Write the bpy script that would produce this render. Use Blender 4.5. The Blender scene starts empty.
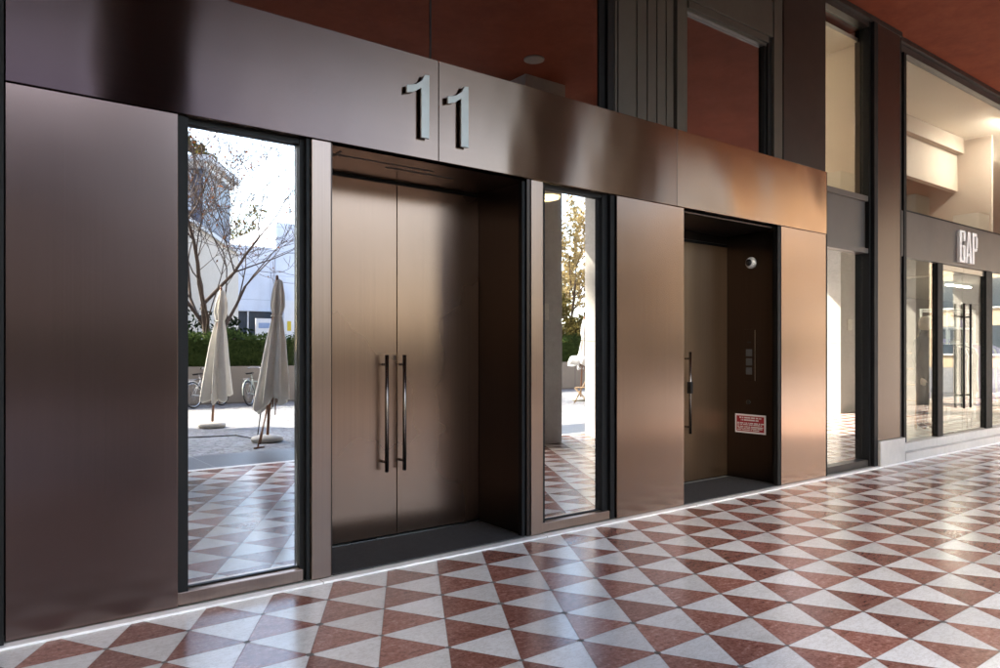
import bpy, bmesh, math, random
from mathutils import Vector, Matrix, Quaternion

random.seed(11)
sc = bpy.context.scene
C = sc.collection
R = math.radians

# ------------------------------------------------------------------ helpers
class MB:
    """collects boxes, tubes, lathes and polygons (world coordinates) into ONE mesh"""
    def __init__(self):
        self.v = []; self.f = []; self.sm = []
    def add(self, vs, fs, smooth=False):
        o = len(self.v)
        self.v += [tuple(p) for p in vs]
        for f in fs:
            self.f.append([i + o for i in f]); self.sm.append(smooth)
        return self
    def box(self, x0, x1, y0, y1, z0, z1, M=None):
        vs = [Vector(p) for p in ((x0,y0,z0),(x1,y0,z0),(x1,y1,z0),(x0,y1,z0),(x0,y0,z1),(x1,y0,z1),(x1,y1,z1),(x0,y1,z1))]
        if M is not None: vs = [M @ p for p in vs]
        return self.add(vs, [(0,3,2,1),(4,5,6,7),(0,1,5,4),(1,2,6,5),(2,3,7,6),(3,0,4,7)])
    def tube(self, pts, rad, n=8, caps=True, smooth=True):
        pts = [Vector(p) for p in pts]
        if not hasattr(rad, '__len__'): rad = [rad]*len(pts)
        vs = []; fs = []
        prev = None
        for i, p in enumerate(pts):
            d = (pts[min(i+1, len(pts)-1)] - pts[max(i-1, 0)])
            if d.length < 1e-9: d = Vector((0,0,1))
            d.normalize()
            if prev is None:
                a = Vector((0,0,1)) if abs(d.z) < .9 else Vector((1,0,0))
                u = d.cross(a).normalized()
            else:
                u = (prev - d*prev.dot(d))
                u = u.normalized() if u.length > 1e-6 else d.orthogonal().normalized()
            prev = u
            w = d.cross(u)
            for k in range(n):
                t = 2*math.pi*k/n
                vs.append(p + (u*math.cos(t) + w*math.sin(t))*rad[i])
        for i in range(len(pts)-1):
            for k in range(n):
                a = i*n+k; b = i*n+(k+1) % n
                fs.append((a, b, b+n, a+n))
        self.add(vs, fs, smooth)
        if caps:
            o = len(self.v) - len(vs)
            self.f.append([o+k for k in reversed(range(n))]); self.sm.append(False)
            self.f.append([o+(len(pts)-1)*n+k for k in range(n)]); self.sm.append(False)
        return self
    def lathe(self, c, prof, n=24, M=None, smooth=True):
        """prof: (radius, height) list, around Z through c (M turns it first)"""
        vs = []; fs = []
        for r, h in prof:
            for k in range(n):
                t = 2*math.pi*k/n
                p = Vector((r*math.cos(t), r*math.sin(t), h))
                if M is not None: p = M @ p
                vs.append(p + Vector(c))
        for i in range(len(prof)-1):
            for k in range(n):
                a = i*n+k; b = i*n+(k+1) % n
                fs.append((a, b, b+n, a+n))
        fs.append(tuple(reversed(range(n)))); fs.append(tuple((len(prof)-1)*n+k for k in range(n)))
        return self.add(vs, fs, smooth)
    def prism(self, poly, y0, y1):
        """polygon in the x-z plane extruded from y0 to y1"""
        n = len(poly)
        vs = [(x, y0, z) for x, z in poly] + [(x, y1, z) for x, z in poly]
        fs = [tuple(range(n)), tuple(reversed(range(n, 2*n)))]
        for i in range(n):
            j = (i+1) % n
            fs.append((i, i+n, j+n, j))
        return self.add(vs, fs)
    def torus(self, c, rmaj, rmin, M, n=28, m=6):
        vs = []; fs = []
        for i in range(n):
            t = 2*math.pi*i/n
            for j in range(m):
                s = 2*math.pi*j/m
                r = rmaj + rmin*math.cos(s)
                vs.append(M @ Vector((r*math.cos(t), r*math.sin(t), rmin*math.sin(s))) + Vector(c))
        for i in range(n):
            for j in range(m):
                a = i*m+j; b = i*m+(j+1) % m
                c2 = ((i+1) % n)*m+(j+1) % m; d = ((i+1) % n)*m+j
                fs.append((a, d, c2, b))
        return self.add(vs, fs, True)
    def leaf(self, p, size, rnd=random):
        q = Quaternion((rnd.gauss(0,1), rnd.gauss(0,1), rnd.gauss(0,1), rnd.gauss(0,1))).normalized()
        a = q @ Vector((1,0,0)); b = q @ Vector((0,1,0)); n = q @ Vector((0,0,1))
        p = Vector(p)
        return self.add([p - a*size, p + b*size*.45 + n*size*.15, p + a*size, p - b*size*.45 + n*size*.15], [(0,1,2,3)])
    def build(self, name, mat, parent=None, bevel=0.0):
        me = bpy.data.meshes.new(name)
        off = Vector((0,0,0))
        o = bpy.data.objects.new(name, me)
        if parent is not None:
            r = parent
            while r is not None:
                off += r.location; r = r.parent
            o.parent = parent
        else:
            xs = [p[0] for p in self.v]; ys = [p[1] for p in self.v]; zs = [p[2] for p in self.v]
            off = Vector(((min(xs)+max(xs))/2, (min(ys)+max(ys))/2, min(zs)))
            o.location = off
        me.from_pydata([(p[0]-off.x, p[1]-off.y, p[2]-off.z) for p in self.v], [], self.f)
        me.polygons.foreach_set('use_smooth', self.sm)
        me.materials.append(mat)
        me.update()
        C.objects.link(o)
        if bevel:
            b = o.modifiers.new('bevel', 'BEVEL'); b.width = bevel; b.segments = 2; b.limit_method = 'ANGLE'; b.angle_limit = R(40)
        return o

def tag(o, label=None, cat=None, group=None, kind=None):
    if label: o['label'] = label
    if cat: o['category'] = cat
    if group: o['group'] = group
    if kind: o['kind'] = kind
    return o
def thing(name, loc, label, cat, group=None):
    o = bpy.data.objects.new(name, None); C.objects.link(o)
    o.location = loc; o.empty_display_size = .2
    return tag(o, label, cat, group)
def bx(name, mat, parent, *dims, bevel=0.0, label=None):
    m = MB()
    for d in dims: m.box(*d)
    o = m.build(name, mat, parent, bevel)
    if label: o['label'] = label
    return o

# ---------------------------------------------------------------- materials
class NT:
    def __init__(self, name):
        self.m = bpy.data.materials.new(name); self.m.use_nodes = True
        self.t = self.m.node_tree; self.n = self.t.nodes; self.l = self.t.links
        for x in list(self.n): self.n.remove(x)
        self.out = self.n.new('ShaderNodeOutputMaterial')
    def node(self, t, **kw):
        o = self.n.new(t)
        for k, v in kw.items(): setattr(o, k, v)
        return o
    def set(self, sock, v):
        if isinstance(v, bpy.types.NodeSocket): self.l.new(v, sock)
        else: sock.default_value = v
    def math(self, op, a, b=None, c=None):
        o = self.node('ShaderNodeMath', operation=op)
        self.set(o.inputs[0], a)
        if b is not None: self.set(o.inputs[1], b)
        if c is not None: self.set(o.inputs[2], c)
        return o.outputs[0]
    def mix(self, fac, a, b, blend='MIX'):
        o = self.node('ShaderNodeMix', data_type='RGBA', blend_type=blend)
        self.set(o.inputs[0], fac)
        for s, v in ((o.inputs[6], a), (o.inputs[7], b)):
            if isinstance(v, bpy.types.NodeSocket): self.l.new(v, s)
            else: s.default_value = (*v, 1) if len(v) == 3 else v
        return o.outputs[2]
    def pos(self):
        return self.node('ShaderNodeTexCoord').outputs['Object'] if False else self.node('ShaderNodeNewGeometry').outputs['Position']
    def obj(self):
        return self.node('ShaderNodeTexCoord').outputs['Object']
    def scale(self, v, s):
        o = self.node('ShaderNodeVectorMath', operation='MULTIPLY')
        self.l.new(v, o.inputs[0]); o.inputs[1].default_value = s
        return o.outputs[0]
    def noise(self, v, s=(1,1,1), scale=1.0, detail=3, rough=.5, dim='3D'):
        o = self.node('ShaderNodeTexNoise')
        self.l.new(self.scale(v, s), o.inputs['Vector'])
        o.inputs['Scale'].default_value = scale; o.inputs['Detail'].default_value = detail; o.inputs['Roughness'].default_value = rough
        return o.outputs['Fac']
    def ramp(self, f, stops):
        o = self.node('ShaderNodeValToRGB')
        self.l.new(f, o.inputs[0])
        e = o.color_ramp.elements
        while len(e) < len(stops): e.new(.5)
        for el, (p, c) in zip(e, stops):
            el.position = p; el.color = (*c, 1) if len(c) == 3 else (c[0],)*3 + (1,)
        return o.outputs[0]
    def bump(self, h, strength=.3, dist=.01):
        o = self.node('ShaderNodeBump')
        self.l.new(h, o.inputs['Height']); o.inputs['Strength'].default_value = strength; o.inputs['Distance'].default_value = dist
        return o.outputs[0]
    def pbr(self, color, rough=.5, metal=0.0, normal=None, **kw):
        b = self.node('ShaderNodeBsdfPrincipled')
        if isinstance(color, bpy.types.NodeSocket): self.l.new(color, b.inputs['Base Color'])
        else: b.inputs['Base Color'].default_value = (*color, 1)
        self.set(b.inputs['Roughness'], rough); self.set(b.inputs['Metallic'], metal)
        if normal is not None: self.l.new(normal, b.inputs['Normal'])
        for k, v in kw.items(): self.set(b.inputs[k.replace('_', ' ')], v)
        self.l.new(b.outputs[0], self.out.inputs[0])
        return b

def brushed(name, col, rough, aniso=.85, tangent=(0,0,1), streak=(0.5,0.5,95), wobble=0.0, var=.05, reflection_tint=None, wscale=(2.2,2.2,1.1)):
    """metal sheet brushed along the horizontal: reflections are drawn out vertically"""
    k = NT(name); p = k.pos()
    n1 = k.noise(p, streak, 1, 4, .6)
    n2 = k.noise(p, tuple(s*4 for s in streak), 1, 2, .6)
    n3 = k.noise(p, (.9,.9,.7), 1, 3)
    f = k.math('ADD', k.math('MULTIPLY', n1, .5), k.math('ADD', k.math('MULTIPLY', n2, .25), k.math('MULTIPLY', n3, .25)))
    lo = tuple(c*(1-var*2) for c in col); hi = tuple(min(1, c*(1+var*2)) for c in col)
    c = k.ramp(f, [(.3, lo), (.7, hi)])
    if reflection_tint:      # dim reflections painted into the colour: darker, purpler face on, golden at a slant
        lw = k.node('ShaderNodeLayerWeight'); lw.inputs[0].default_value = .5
        c = k.mix(1.0, c, k.ramp(lw.outputs['Facing'], reflection_tint), 'MULTIPLY')
    rg = k.math('ADD', rough-.03, k.math('MULTIPLY', n3, .06))
    h = k.math('MULTIPLY', n3, .0)
    if wobble:
        w = k.noise(p, wscale, 1, 1, .4)
        h = k.math('ADD', h, k.math('MULTIPLY', w, wobble))
    nb = k.node('ShaderNodeBump'); k.l.new(h, nb.inputs['Height']); nb.inputs['Strength'].default_value = 1; nb.inputs['Distance'].default_value = 1
    b = k.pbr(c, rg, 1.0, nb.outputs[0], Anisotropic=aniso)
    cx = k.node('ShaderNodeCombineXYZ')
    for i in range(3): cx.inputs[i].default_value = tangent[i]
    k.l.new(cx.outputs[0], b.inputs['Tangent'])
    return k.m

def plain(name, col, rough=.5, metal=0.0, var=.12, scale=4.0, bump=0.0, bscale=60, **kw):
    k = NT(name); p = k.pos()
    f = k.noise(p, (1,1,1), scale, 5, .6)
    c = k.ramp(f, [(.25, tuple(max(0, x*(1-var)) for x in col)), (.75, tuple(min(1, x*(1+var)) for x in col))])
    nb = k.bump(k.noise(p, (1,1,1), bscale, 3), bump, .005) if bump else None
    rr = k.math('ADD', rough*.85, k.math('MULTIPLY', k.noise(p, (1,1,1), scale*2.3, 3), rough*.3))
    k.pbr(c, rr, metal, nb, **kw)
    return k.m

def glass(name, reflect, tint=(.95,.97,1.0), trans=(.55,.56,.55), wob=.0003, fres=True):
    """coated architectural glass: a clean mirror share over a tinted see-through share"""
    k = NT(name); p = k.pos()
    g = k.node('ShaderNodeBsdfAnisotropic'); g.inputs['Color'].default_value = (*tint, 1); g.inputs['Roughness'].default_value = 0.0
    h = k.math('MULTIPLY', k.noise(p, (.8,.8,.8), 1, 1), wob)
    nb = k.node('ShaderNodeBump'); k.l.new(h, nb.inputs['Height']); nb.inputs['Distance'].default_value = 1
    k.l.new(nb.outputs[0], g.inputs['Normal'])
    t = k.node('ShaderNodeBsdfTransparent'); t.inputs['Color'].default_value = (*trans, 1)
    m = k.node('ShaderNodeMixShader')
    if fres:
        lw = k.node('ShaderNodeLayerWeight')       # same share from either side of the pane (Schlick)
        f5 = k.math('POWER', lw.outputs['Facing'], 5.0)
        k.set(m.inputs[0], k.math('MINIMUM', k.math('ADD', k.math('MULTIPLY', f5, .96), reflect+.03), .97))
    else: m.inputs[0].default_value = reflect
    k.l.new(t.outputs[0], m.inputs[1]); k.l.new(g.outputs[0], m.inputs[2]); k.l.new(m.outputs[0], k.out.inputs[0])
    return k.m

def emit(name, col, s):
    k = NT(name); e = k.node('ShaderNodeEmission'); e.inputs[0].default_value = (*col, 1); e.inputs[1].default_value = s
    k.l.new(e.outputs[0], k.out.inputs[0]); return k.m

def leafmat(name, cols, trans=.35):
    k = NT(name); p = k.pos()
    n = k.noise(p, (1,1,1), 9, 3); n2 = k.node('ShaderNodeObjectInfo')
    w = k.node('ShaderNodeTexWhiteNoise'); k.l.new(k.scale(p, (7,7,7)), w.inputs['Vector'])
    f = k.math('ADD', k.math('MULTIPLY', n, .6), k.math('MULTIPLY', w.outputs[0], .4))
    c = k.ramp(f, [(.25+.5*i/(len(cols)-1), x) for i, x in enumerate(cols)])
    d = k.node('ShaderNodeBsdfDiffuse'); t = k.node('ShaderNodeBsdfTranslucent')
    k.l.new(c, d.inputs[0]); k.l.new(c, t.inputs[0])
    m = k.node('ShaderNodeMixShader'); m.inputs[0].default_value = trans
    k.l.new(d.outputs[0], m.inputs[1]); k.l.new(t.outputs[0], m.inputs[2]); k.l.new(m.outputs[0], k.out.inputs[0])
    return k.m

TILE = .3939; T0 = 2.588; Y0 = .3606
def floor_material():
    k = NT('triangular_marble'); p = k.pos()
    s = k.node('ShaderNodeSeparateXYZ'); k.l.new(p, s.inputs[0])
    r = k.math('DIVIDE', k.math('SUBTRACT', k.math('MULTIPLY', s.outputs[1], -1), Y0), TILE*.8660254)
    c = k.math('ADD', k.math('DIVIDE', k.math('SUBTRACT', s.outputs[0], T0), TILE), k.math('MULTIPLY', r, .5))
    fr = k.math('FRACT', r); fc = k.math('FRACT', c)
    ir = k.math('FLOOR', r); ic = k.math('FLOOR', c)
    white = k.math('LESS_THAN', fr, fc)
    cx = k.node('ShaderNodeCombineXYZ'); k.l.new(ic, cx.inputs[0]); k.l.new(ir, cx.inputs[1]); k.l.new(white, cx.inputs[2])
    wn = k.node('ShaderNodeTexWhiteNoise'); k.l.new(cx.outputs[0], wn.inputs[0])
    # per-tile shifted coordinates so that veins break at every joint
    off = k.node('ShaderNodeVectorMath', operation='MULTIPLY_ADD')
    k.l.new(wn.outputs[1], off.inputs[0]); off.inputs[1].default_value = (40,40,40); k.l.new(p, off.inputs[2])
    pv = off.outputs[0]
    v1 = k.noise(pv, (1,1,1), 6, 6, .65); v2 = k.noise(pv, (1,1,1), 55, 5, .7); v3 = k.noise(pv, (1,2.4,1), 13, 5, .7)
    wcol = k.ramp(k.math('ADD', k.math('MULTIPLY', v1, .6), k.math('MULTIPLY', v2, .4)), [(.28, (.62,.60,.57)), (.5, (.78,.765,.745)), (.75, (.84,.83,.81))])
    wvein = k.ramp(v3, [(.455, (1,1,1)), (.5, (.74,.70,.66)), (.535, (1,1,1))])
    wcol = k.mix(.7, wcol, wvein, 'MULTIPLY')
    rcol = k.ramp(k.math('ADD', k.math('MULTIPLY', v3, .45), k.math('MULTIPLY', v2, .55)), [(.36, (.14,.052,.038)), (.46, (.275,.110,.080)), (.56, (.37,.175,.135)), (.66, (.55,.34,.28))])
    wcol = k.mix(1.0, wcol, k.ramp(wn.outputs[0], [(0, (.86,.85,.84)), (.6, (1,1,1)), (1, (1.04,1.04,1.05))]), 'MULTIPLY')
    rcol = k.mix(1.0, rcol, k.ramp(wn.outputs[0], [(0, (.68,.66,.66)), (1, (1.12,1.1,1.1))]), 'MULTIPLY')
    col = k.mix(white, rcol, wcol)
    # joints: distance to the three families of lines
    def edge(f):
        a = k.math('SUBTRACT', 1.0, f); return k.math('MULTIPLY', k.math('MINIMUM', f, a), TILE*.866)
    e = k.math('MINIMUM', edge(fr), k.math('MINIMUM', edge(fc), k.math('MULTIPLY', k.math('ABSOLUTE', k.math('SUBTRACT', fr, fc)), TILE*.866)))
    joint = k.math('LESS_THAN', e, .0018)
    # worn pits where six points meet
    nr = k.math('SUBTRACT', r, k.math('ROUND', r)); ncs = k.math('SUBTRACT', c, k.math('ROUND', c))
    dx = k.math('MULTIPLY', k.math('SUBTRACT', ncs, k.math('MULTIPLY', nr, .5)), TILE); dy = k.math('MULTIPLY', nr, TILE*.866)
    d = k.math('SQRT', k.math('ADD', k.math('MULTIPLY', dx, dx), k.math('MULTIPLY', dy, dy)))
    cy = k.node('ShaderNodeCombineXYZ'); k.l.new(k.math('ROUND', r), cy.inputs[0]); k.l.new(k.math('ROUND', c), cy.inputs[1])
    wq = k.node('ShaderNodeTexWhiteNoise'); k.l.new(cy.outputs[0], wq.inputs[0])
    pit = k.math('LESS_THAN', k.math('ADD', d, k.math('MULTIPLY', k.math('SUBTRACT', v2, .5), .02)), k.math('MULTIPLY_ADD', wq.outputs[0], .012, .011))
    grime0 = k.noise(p, (1,1,1), 1.7, 5, .65)
    col = k.mix(k.math('MULTIPLY', joint, k.math('MULTIPLY_ADD', grime0, .8, .25)), col, (.17,.14,.12))
    col = k.mix(k.math('MULTIPLY', pit, .85), col, (.055,.045,.038))
    grime = k.noise(p, (1,1,1), .9, 4)
    col = k.mix(.22, col, k.ramp(grime, [(.3, (.80,.78,.76)), (.65, (1,1,1))]), 'MULTIPLY')
    rg = k.math('ADD', .11, k.math('ADD', k.math('MULTIPLY', grime, .10), k.math('MULTIPLY', v2, .05)))
    rg = k.math('ADD', rg, k.math('MULTIPLY', k.math('MAXIMUM', joint, pit), .35))
    rg = k.math('ADD', rg, k.math('MULTIPLY', wn.outputs[0], .05))
    h = k.math('ADD', k.math('MULTIPLY', k.math('MAXIMUM', joint, pit), -.0012), k.math('ADD', k.math('MULTIPLY', k.noise(p, (1,1,1), 3.5, 2), .0009), k.math('MULTIPLY', wn.outputs[0], .0)))
    nb = k.node('ShaderNodeBump'); k.l.new(h, nb.inputs['Height']); nb.inputs['Strength'].default_value = .6; nb.inputs['Distance'].default_value = 1
    # each slab is set a hair out of level
    tilt = k.node('ShaderNodeVectorMath', operation='MULTIPLY_ADD')
    sb = k.node('ShaderNodeVectorMath', operation='SUBTRACT'); k.l.new(wn.outputs[1], sb.inputs[0]); sb.inputs[1].default_value = (.5,.5,.5)
    k.l.new(sb.outputs[0], tilt.inputs[0]); tilt.inputs[1].default_value = (.006,.006,0); k.l.new(nb.outputs[0], tilt.inputs[2])
    nm = k.node('ShaderNodeVectorMath', operation='NORMALIZE'); k.l.new(tilt.outputs[0], nm.inputs[0])
    k.pbr(col, rg, 0, nm.outputs[0], IOR=1.52)
    return k.m

def paving_material():
    k = NT('granite_setts'); p = k.pos()
    v = k.node('ShaderNodeTexVoronoi', feature='DISTANCE_TO_EDGE'); k.l.new(p, v.inputs['Vector']); v.inputs['Scale'].default_value = 9
    v2 = k.node('ShaderNodeTexVoronoi'); k.l.new(p, v2.inputs['Vector']); v2.inputs['Scale'].default_value = 9
    big = k.noise(p, (1,1,1), .5, 5)
    c = k.mix(.6, k.ramp(big, [(.3, (.155,.155,.16)), (.7, (.235,.23,.225))]), v2.outputs['Color'], 'SOFT_LIGHT')
    bw = k.node('ShaderNodeHueSaturation'); bw.inputs['Saturation'].default_value = .12; k.l.new(c, bw.inputs['Color'])
    c = k.mix(k.math('LESS_THAN', v.outputs[0], .06), bw.outputs[0], (.13,.125,.12))
    k.pbr(c, .75, 0, k.bump(v.outputs[0], .5, .01))
    return k.m

def slab_material(name, col, L, joint, axis=0, rough=.35):
    """stone slabs with a joint every L metres along x"""
    k = NT(name); p = k.pos(); s = k.node('ShaderNodeSeparateXYZ'); k.l.new(p, s.inputs[0])
    f = k.math('FRACT', k.math('DIVIDE', s.outputs[axis], L))
    j = k.math('LESS_THAN', k.math('MINIMUM', f, k.math('SUBTRACT', 1.0, f)), .004/L)
    n = k.noise(p, (1,1,1), 12, 6, .65); n2 = k.noise(p, (1,1,1), 1.4, 3)
    c = k.ramp(k.math('ADD', k.math('MULTIPLY', n, .5), k.math('MULTIPLY', n2, .5)), [(.3, tuple(x*.8 for x in col)), (.7, tuple(min(1, x*1.12) for x in col))])
    c = k.mix(k.math('MULTIPLY', j, .8), c, joint)
    k.pbr(c, rough, 0, k.bump(n, .08, .003))
    return k.m

def panel_grid(name, col, lx, lz, joint, rough=.5, ax=0):
    k = NT(name); p = k.obj(); s = k.node('ShaderNodeSeparateXYZ'); k.l.new(p, s.inputs[0])
    def ln(o, L, w):
        f = k.math('FRACT', k.math('DIVIDE', o, L)); return k.math('LESS_THAN', f, w/L)
    j = k.math('MAXIMUM', ln(s.outputs[ax], lx, .04), ln(s.outputs[2], lz, .04))
    n = k.noise(p, (1,1,.35), .8, 5)
    c = k.ramp(n, [(.3, tuple(x*.86 for x in col)), (.7, tuple(min(1, x*1.1) for x in col))])
    c = k.mix(j, c, joint)
    k.pbr(c, rough, 0)
    return k.m

def plaster_ceiling():
    k = NT('red_stucco'); p = k.pos()
    n = k.noise(p, (1,1,1), 1.1, 6, .65); n2 = k.noise(p, (1,1,1), 7, 5, .7)
    c = k.ramp(k.math('ADD', k.math('MULTIPLY', n, .6), k.math('MULTIPLY', n2, .4)), [(.3, (.125,.030,.016)), (.5, (.165,.042,.022)), (.66, (.20,.056,.031)), (.76, (.33,.16,.12))])
    k.pbr(c, .7, 0, k.bump(n2, .2, .01), Specular_IOR_Level=.08)
    return k.m

M = {}
M['floor'] = floor_material()
M['setts'] = paving_material()
M['marble_strip'] = slab_material('white_marble_strip', (.88,.87,.84), 1.9, (.35,.33,.30), 0, .3)
M['plinth_stone'] = slab_material('cream_plinth_stone', (.55,.52,.475), 1.9, (.3,.28,.25), 0, .35)
M['dark_slab'] = slab_material('dark_granite', (.075,.08,.09), 1.35, (.35,.35,.34), 0, .4)
M['ledge'] = slab_material('grey_ledge_stone', (.42,.41,.37), 2.3, (.2,.2,.18), 0, .4)
M['ground'] = plain('asphalt', (.10,.10,.10), .85, 0, .2, .4, .3)
M['bronze_panel'] = brushed('bronze_panel', (.46,.315,.235), .235, .82, tangent=(.7,.7,0), streak=(95,95,.35), wobble=.0030, wscale=(.9,.9,1.5), reflection_tint=[(.0, (.21,.22,.31)), (.10, (.44,.44,.48)), (.33, (.52,.53,.56)), (.50, (1.16,1.18,1.22))])
M['bronze_fascia'] = brushed('bronze_fascia', (.45,.315,.235), .19, .95, wobble=.0060, reflection_tint=[(.0, (.075,.070,.125)), (.03, (.15,.135,.215)), (.10, (.27,.265,.32)), (.33, (.52,.53,.55)), (.60, (1,1,1))])
M['fascia_wavy'] = brushed('fascia_wavy', (.52,.355,.25), .18, .93, wobble=.055, wscale=(.95,.95,.55), reflection_tint=[(.0, (.075,.070,.125)), (.03, (.15,.135,.215)), (.10, (.27,.265,.32)), (.33, (.52,.53,.55)), (.60, (1,1,1))])
M['bronze_door'] = brushed('bronze_door', (.245,.16,.118), .27, .78, tangent=(.7,.7,0), streak=(95,95,.35), wobble=.0009, wscale=(.9,.9,1.5))
M['bronze_door_bright'] = brushed('bronze_door_bright', (.30,.195,.12), .40, .5, tangent=(.7,.7,0), streak=(95,95,.35))  # lighter, rougher copy: brightness of the second doors put into the metal
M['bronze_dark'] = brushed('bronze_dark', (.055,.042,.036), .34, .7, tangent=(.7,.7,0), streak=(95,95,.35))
M['bronze_soffit'] = brushed('bronze_soffit', (.36,.26,.195), .22, .6, tangent=(0,1,0), streak=(1,60,1))
M['bronze_trim'] = brushed('bronze_trim', (.46,.325,.245), .30, .8, tangent=(.7,.7,0), streak=(95,95,.35), reflection_tint=[(0,(.55,.56,.62)),(.3,(.66,.66,.68)),(.6,(1,1,1))])
M['frame_black'] = plain('black_anodised', (.007,.007,.007), .55, 0, .2, 5, Specular_IOR_Level=.25)
M['frame_brown'] = plain('brown_anodised', (.030,.023,.020), .35, .3, .15, 3)
M['frame_grey'] = plain('grey_brown_metal', (.085,.077,.064), .42, .4, .12, 3)
M['band_grey'] = plain('taupe_metal', (.125,.112,.105), .36, .5, .08, 2)
M['pilaster'] = brushed('dark_bronze_pilaster', (.115,.095,.09), .24, .85, wobble=.0012)
M['mirror_glass'] = glass('mirror_glass', .68, (.95,.97,1.0), (.5,.5,.5))
M['wide_upper_glass'] = glass('wide_upper_glass', .40, (.95,.9,.88), (.3,.28,.26), .0002)
M['upper_glass'] = glass('upper_dark_glass', .42, (.9,.9,.92), (.22,.21,.2), .0002)
M['shop_glass'] = glass('shop_glass', .04, (1,1,1), (.92,.94,.92), .0002)
M['door_glass'] = glass('shop_door_glass', .06, (1,1,1), (.88,.91,.89), .0002)
M['tall_glass'] = glass('tall_window_glass', .55, (1,1,1), (.5,.52,.5), .0002)
M['clear_glass'] = glass('clear_glass', .06, (1,1,1), (.9,.95,.93), 0)
M['mat'] = plain('rubber_mat', (.028,.028,.03), .75, 0, .35, 30, .6, 260)
M['steel'] = brushed('brushed_steel', (.50,.49,.47), .28, .3)
M['steel_dark'] = brushed('dark_steel', (.20,.17,.15), .25, .3)
M['button_grey'] = plain('button_grey', (.10,.11,.12), .4, .3, .1, 8)
M['numeral'] = plain('numeral_steel', (.36,.355,.33), .42, .75, .1, 8)
M['numeral_side'] = M['numeral']
M['ceiling'] = plaster_ceiling()
M['column'] = slab_material('grey_column_stone', (.43,.41,.38), 50, (.2,.2,.2), 0, .45)
M['white'] = plain('white_paint', (.78,.77,.75), .45, 0, .05, 3)
M['black'] = plain('black_plastic', (.012,.012,.013), .3, 0, .2, 8)
M['red'] = plain('sign_red', (.36,.012,.02), .35, 0, .06, 9)
M['beige_wall'] = plain('beige_plaster', (.62,.55,.45), .8, 0, .05, 1.2, .15, 30)
M['beige_light'] = plain('shop_interior_plaster', (.74,.67,.58), .8, 0, .04, 1.2)
M['taupe_wall'] = plain('taupe_plaster', (.42,.35,.29), .75, 0, .05, 1.2)
M['shop_dark'] = plain('shop_dimming_wall', (.16,.125,.105), .75, 0, .3, .8)
M['dark_int'] = plain('dark_interior', (.035,.03,.027), .7, 0, .2, 2)
M['wood'] = plain('oiled_wood', (.20,.085,.04), .55, 0, .35, 12)
M['wood_light'] = plain('pale_wood', (.36,.23,.11), .5, 0, .25, 14)
M['canvas'] = plain('cream_canvas', (.78,.75,.67), .85, 0, .10, 5, .2, 90)
M['canvas_white'] = plain('white_canvas', (.80,.80,.78), .85, 0, .06, 5, .2, 90)
M['base_stone'] = plain('pale_concrete', (.55,.52,.46), .8, 0, .15, 9, .3)
M['garden_wall'] = panel_grid('garden_wall_concrete', (.34,.31,.27), 2.4, 3.0, (.2,.18,.16), .8)
M['hedge'] = leafmat('hedge_leaves', [(.018,.036,.012), (.045,.074,.024), (.11,.145,.05)], .3)
M['evergreen'] = leafmat('evergreen_leaves', [(.008,.018,.008), (.016,.03,.012), (.03,.05,.02)], .2)
M['bark'] = plain('bark', (.085,.06,.047), .9, 0, .35, 20, .5)
M['leaf_russet'] = leafmat('russet_leaves', [(.10,.03,.015), (.20,.07,.03), (.30,.14,.06)], .35)
M['leaf_yellow'] = leafmat('yellow_leaves', [(.16,.12,.05), (.32,.24,.11), (.48,.40,.23)], .45)
M['leaf_olive'] = leafmat('olive_leaves', [(.05,.05,.015), (.10,.085,.03), (.17,.13,.05)], .3)
M['clad_blue'] = panel_grid('blue_grey_cladding', (.12,.135,.175), .45, 60, (.12,.14,.19), .45, 1)
M['clad_white'] = panel_grid('white_cladding', (.74,.77,.82), 2.6, 1.55, (.5,.54,.6), .4)
M['clad_pale'] = panel_grid('pale_blue_cladding', (.42,.46,.53), 2, 1.7, (.3,.33,.4), .5, 1)
M['roof_edge'] = plain('pale_roof_edge', (.62,.62,.60), .6, 0, .06, 2)
M['win_dark'] = plain('building_glass', (.05,.065,.08), .12, 0, .3, .4)
M['win_pale'] = plain('pale_blind', (.55,.60,.66), .5, 0, .1, .7)
M['sand_facade'] = panel_grid('sand_stone_facade', (.52,.40,.27), 3.0, 3.4, (.35,.27,.18), .75)
M['wing'] = panel_grid('brown_wing_facade', (.20,.16,.14), 3.0, 3.4, (.1,.08,.07), .6, 1)
M['rubber'] = plain('tyre_rubber', (.02,.02,.02), .8, 0, .2, 20)
M['bike_paint'] = plain('pale_green_paint', (.55,.62,.56), .35, 0, .08, 8)
M['bike_white'] = plain('white_bike_paint', (.66,.66,.66), .35, 0, .08, 8)
M['chrome'] = plain('chrome', (.6,.6,.6), .2, 1.0, .05, 8)
M['rope'] = plain('dark_rope', (.05,.04,.035), .8, 0, .2, 20)
M['fabric_dark'] = plain('dark_wool', (.018,.018,.022), .9, 0, .3, 14)
M['fabric_lilac'] = plain('lilac_cloth', (.36,.28,.46), .9, 0, .12, 7)
M['fabric_cream'] = plain('cream_cloth', (.60,.55,.48), .9, 0, .15, 7)
M['skin'] = plain('mannequin_shell', (.45,.34,.27), .5, 0, .05, 6)
M['lamp_warm'] = emit('warm_lamp', (1.0,.74,.36), 9)
M['lamp_soft'] = emit('soft_lamp', (1.0,.94,.86), 13)
M['lamp_white'] = emit('white_lamp', (1.0,.93,.88), 34)
M['lamp_off'] = plain('unlit_lamp_glass', (.25,.23,.21), .4, 0, .05, 5)
M['sign_blue'] = plain('sign_blue', (.30,.40,.58), .4)
M['sign_yellow'] = plain('sign_yellow', (.7,.5,.05), .4)

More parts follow.
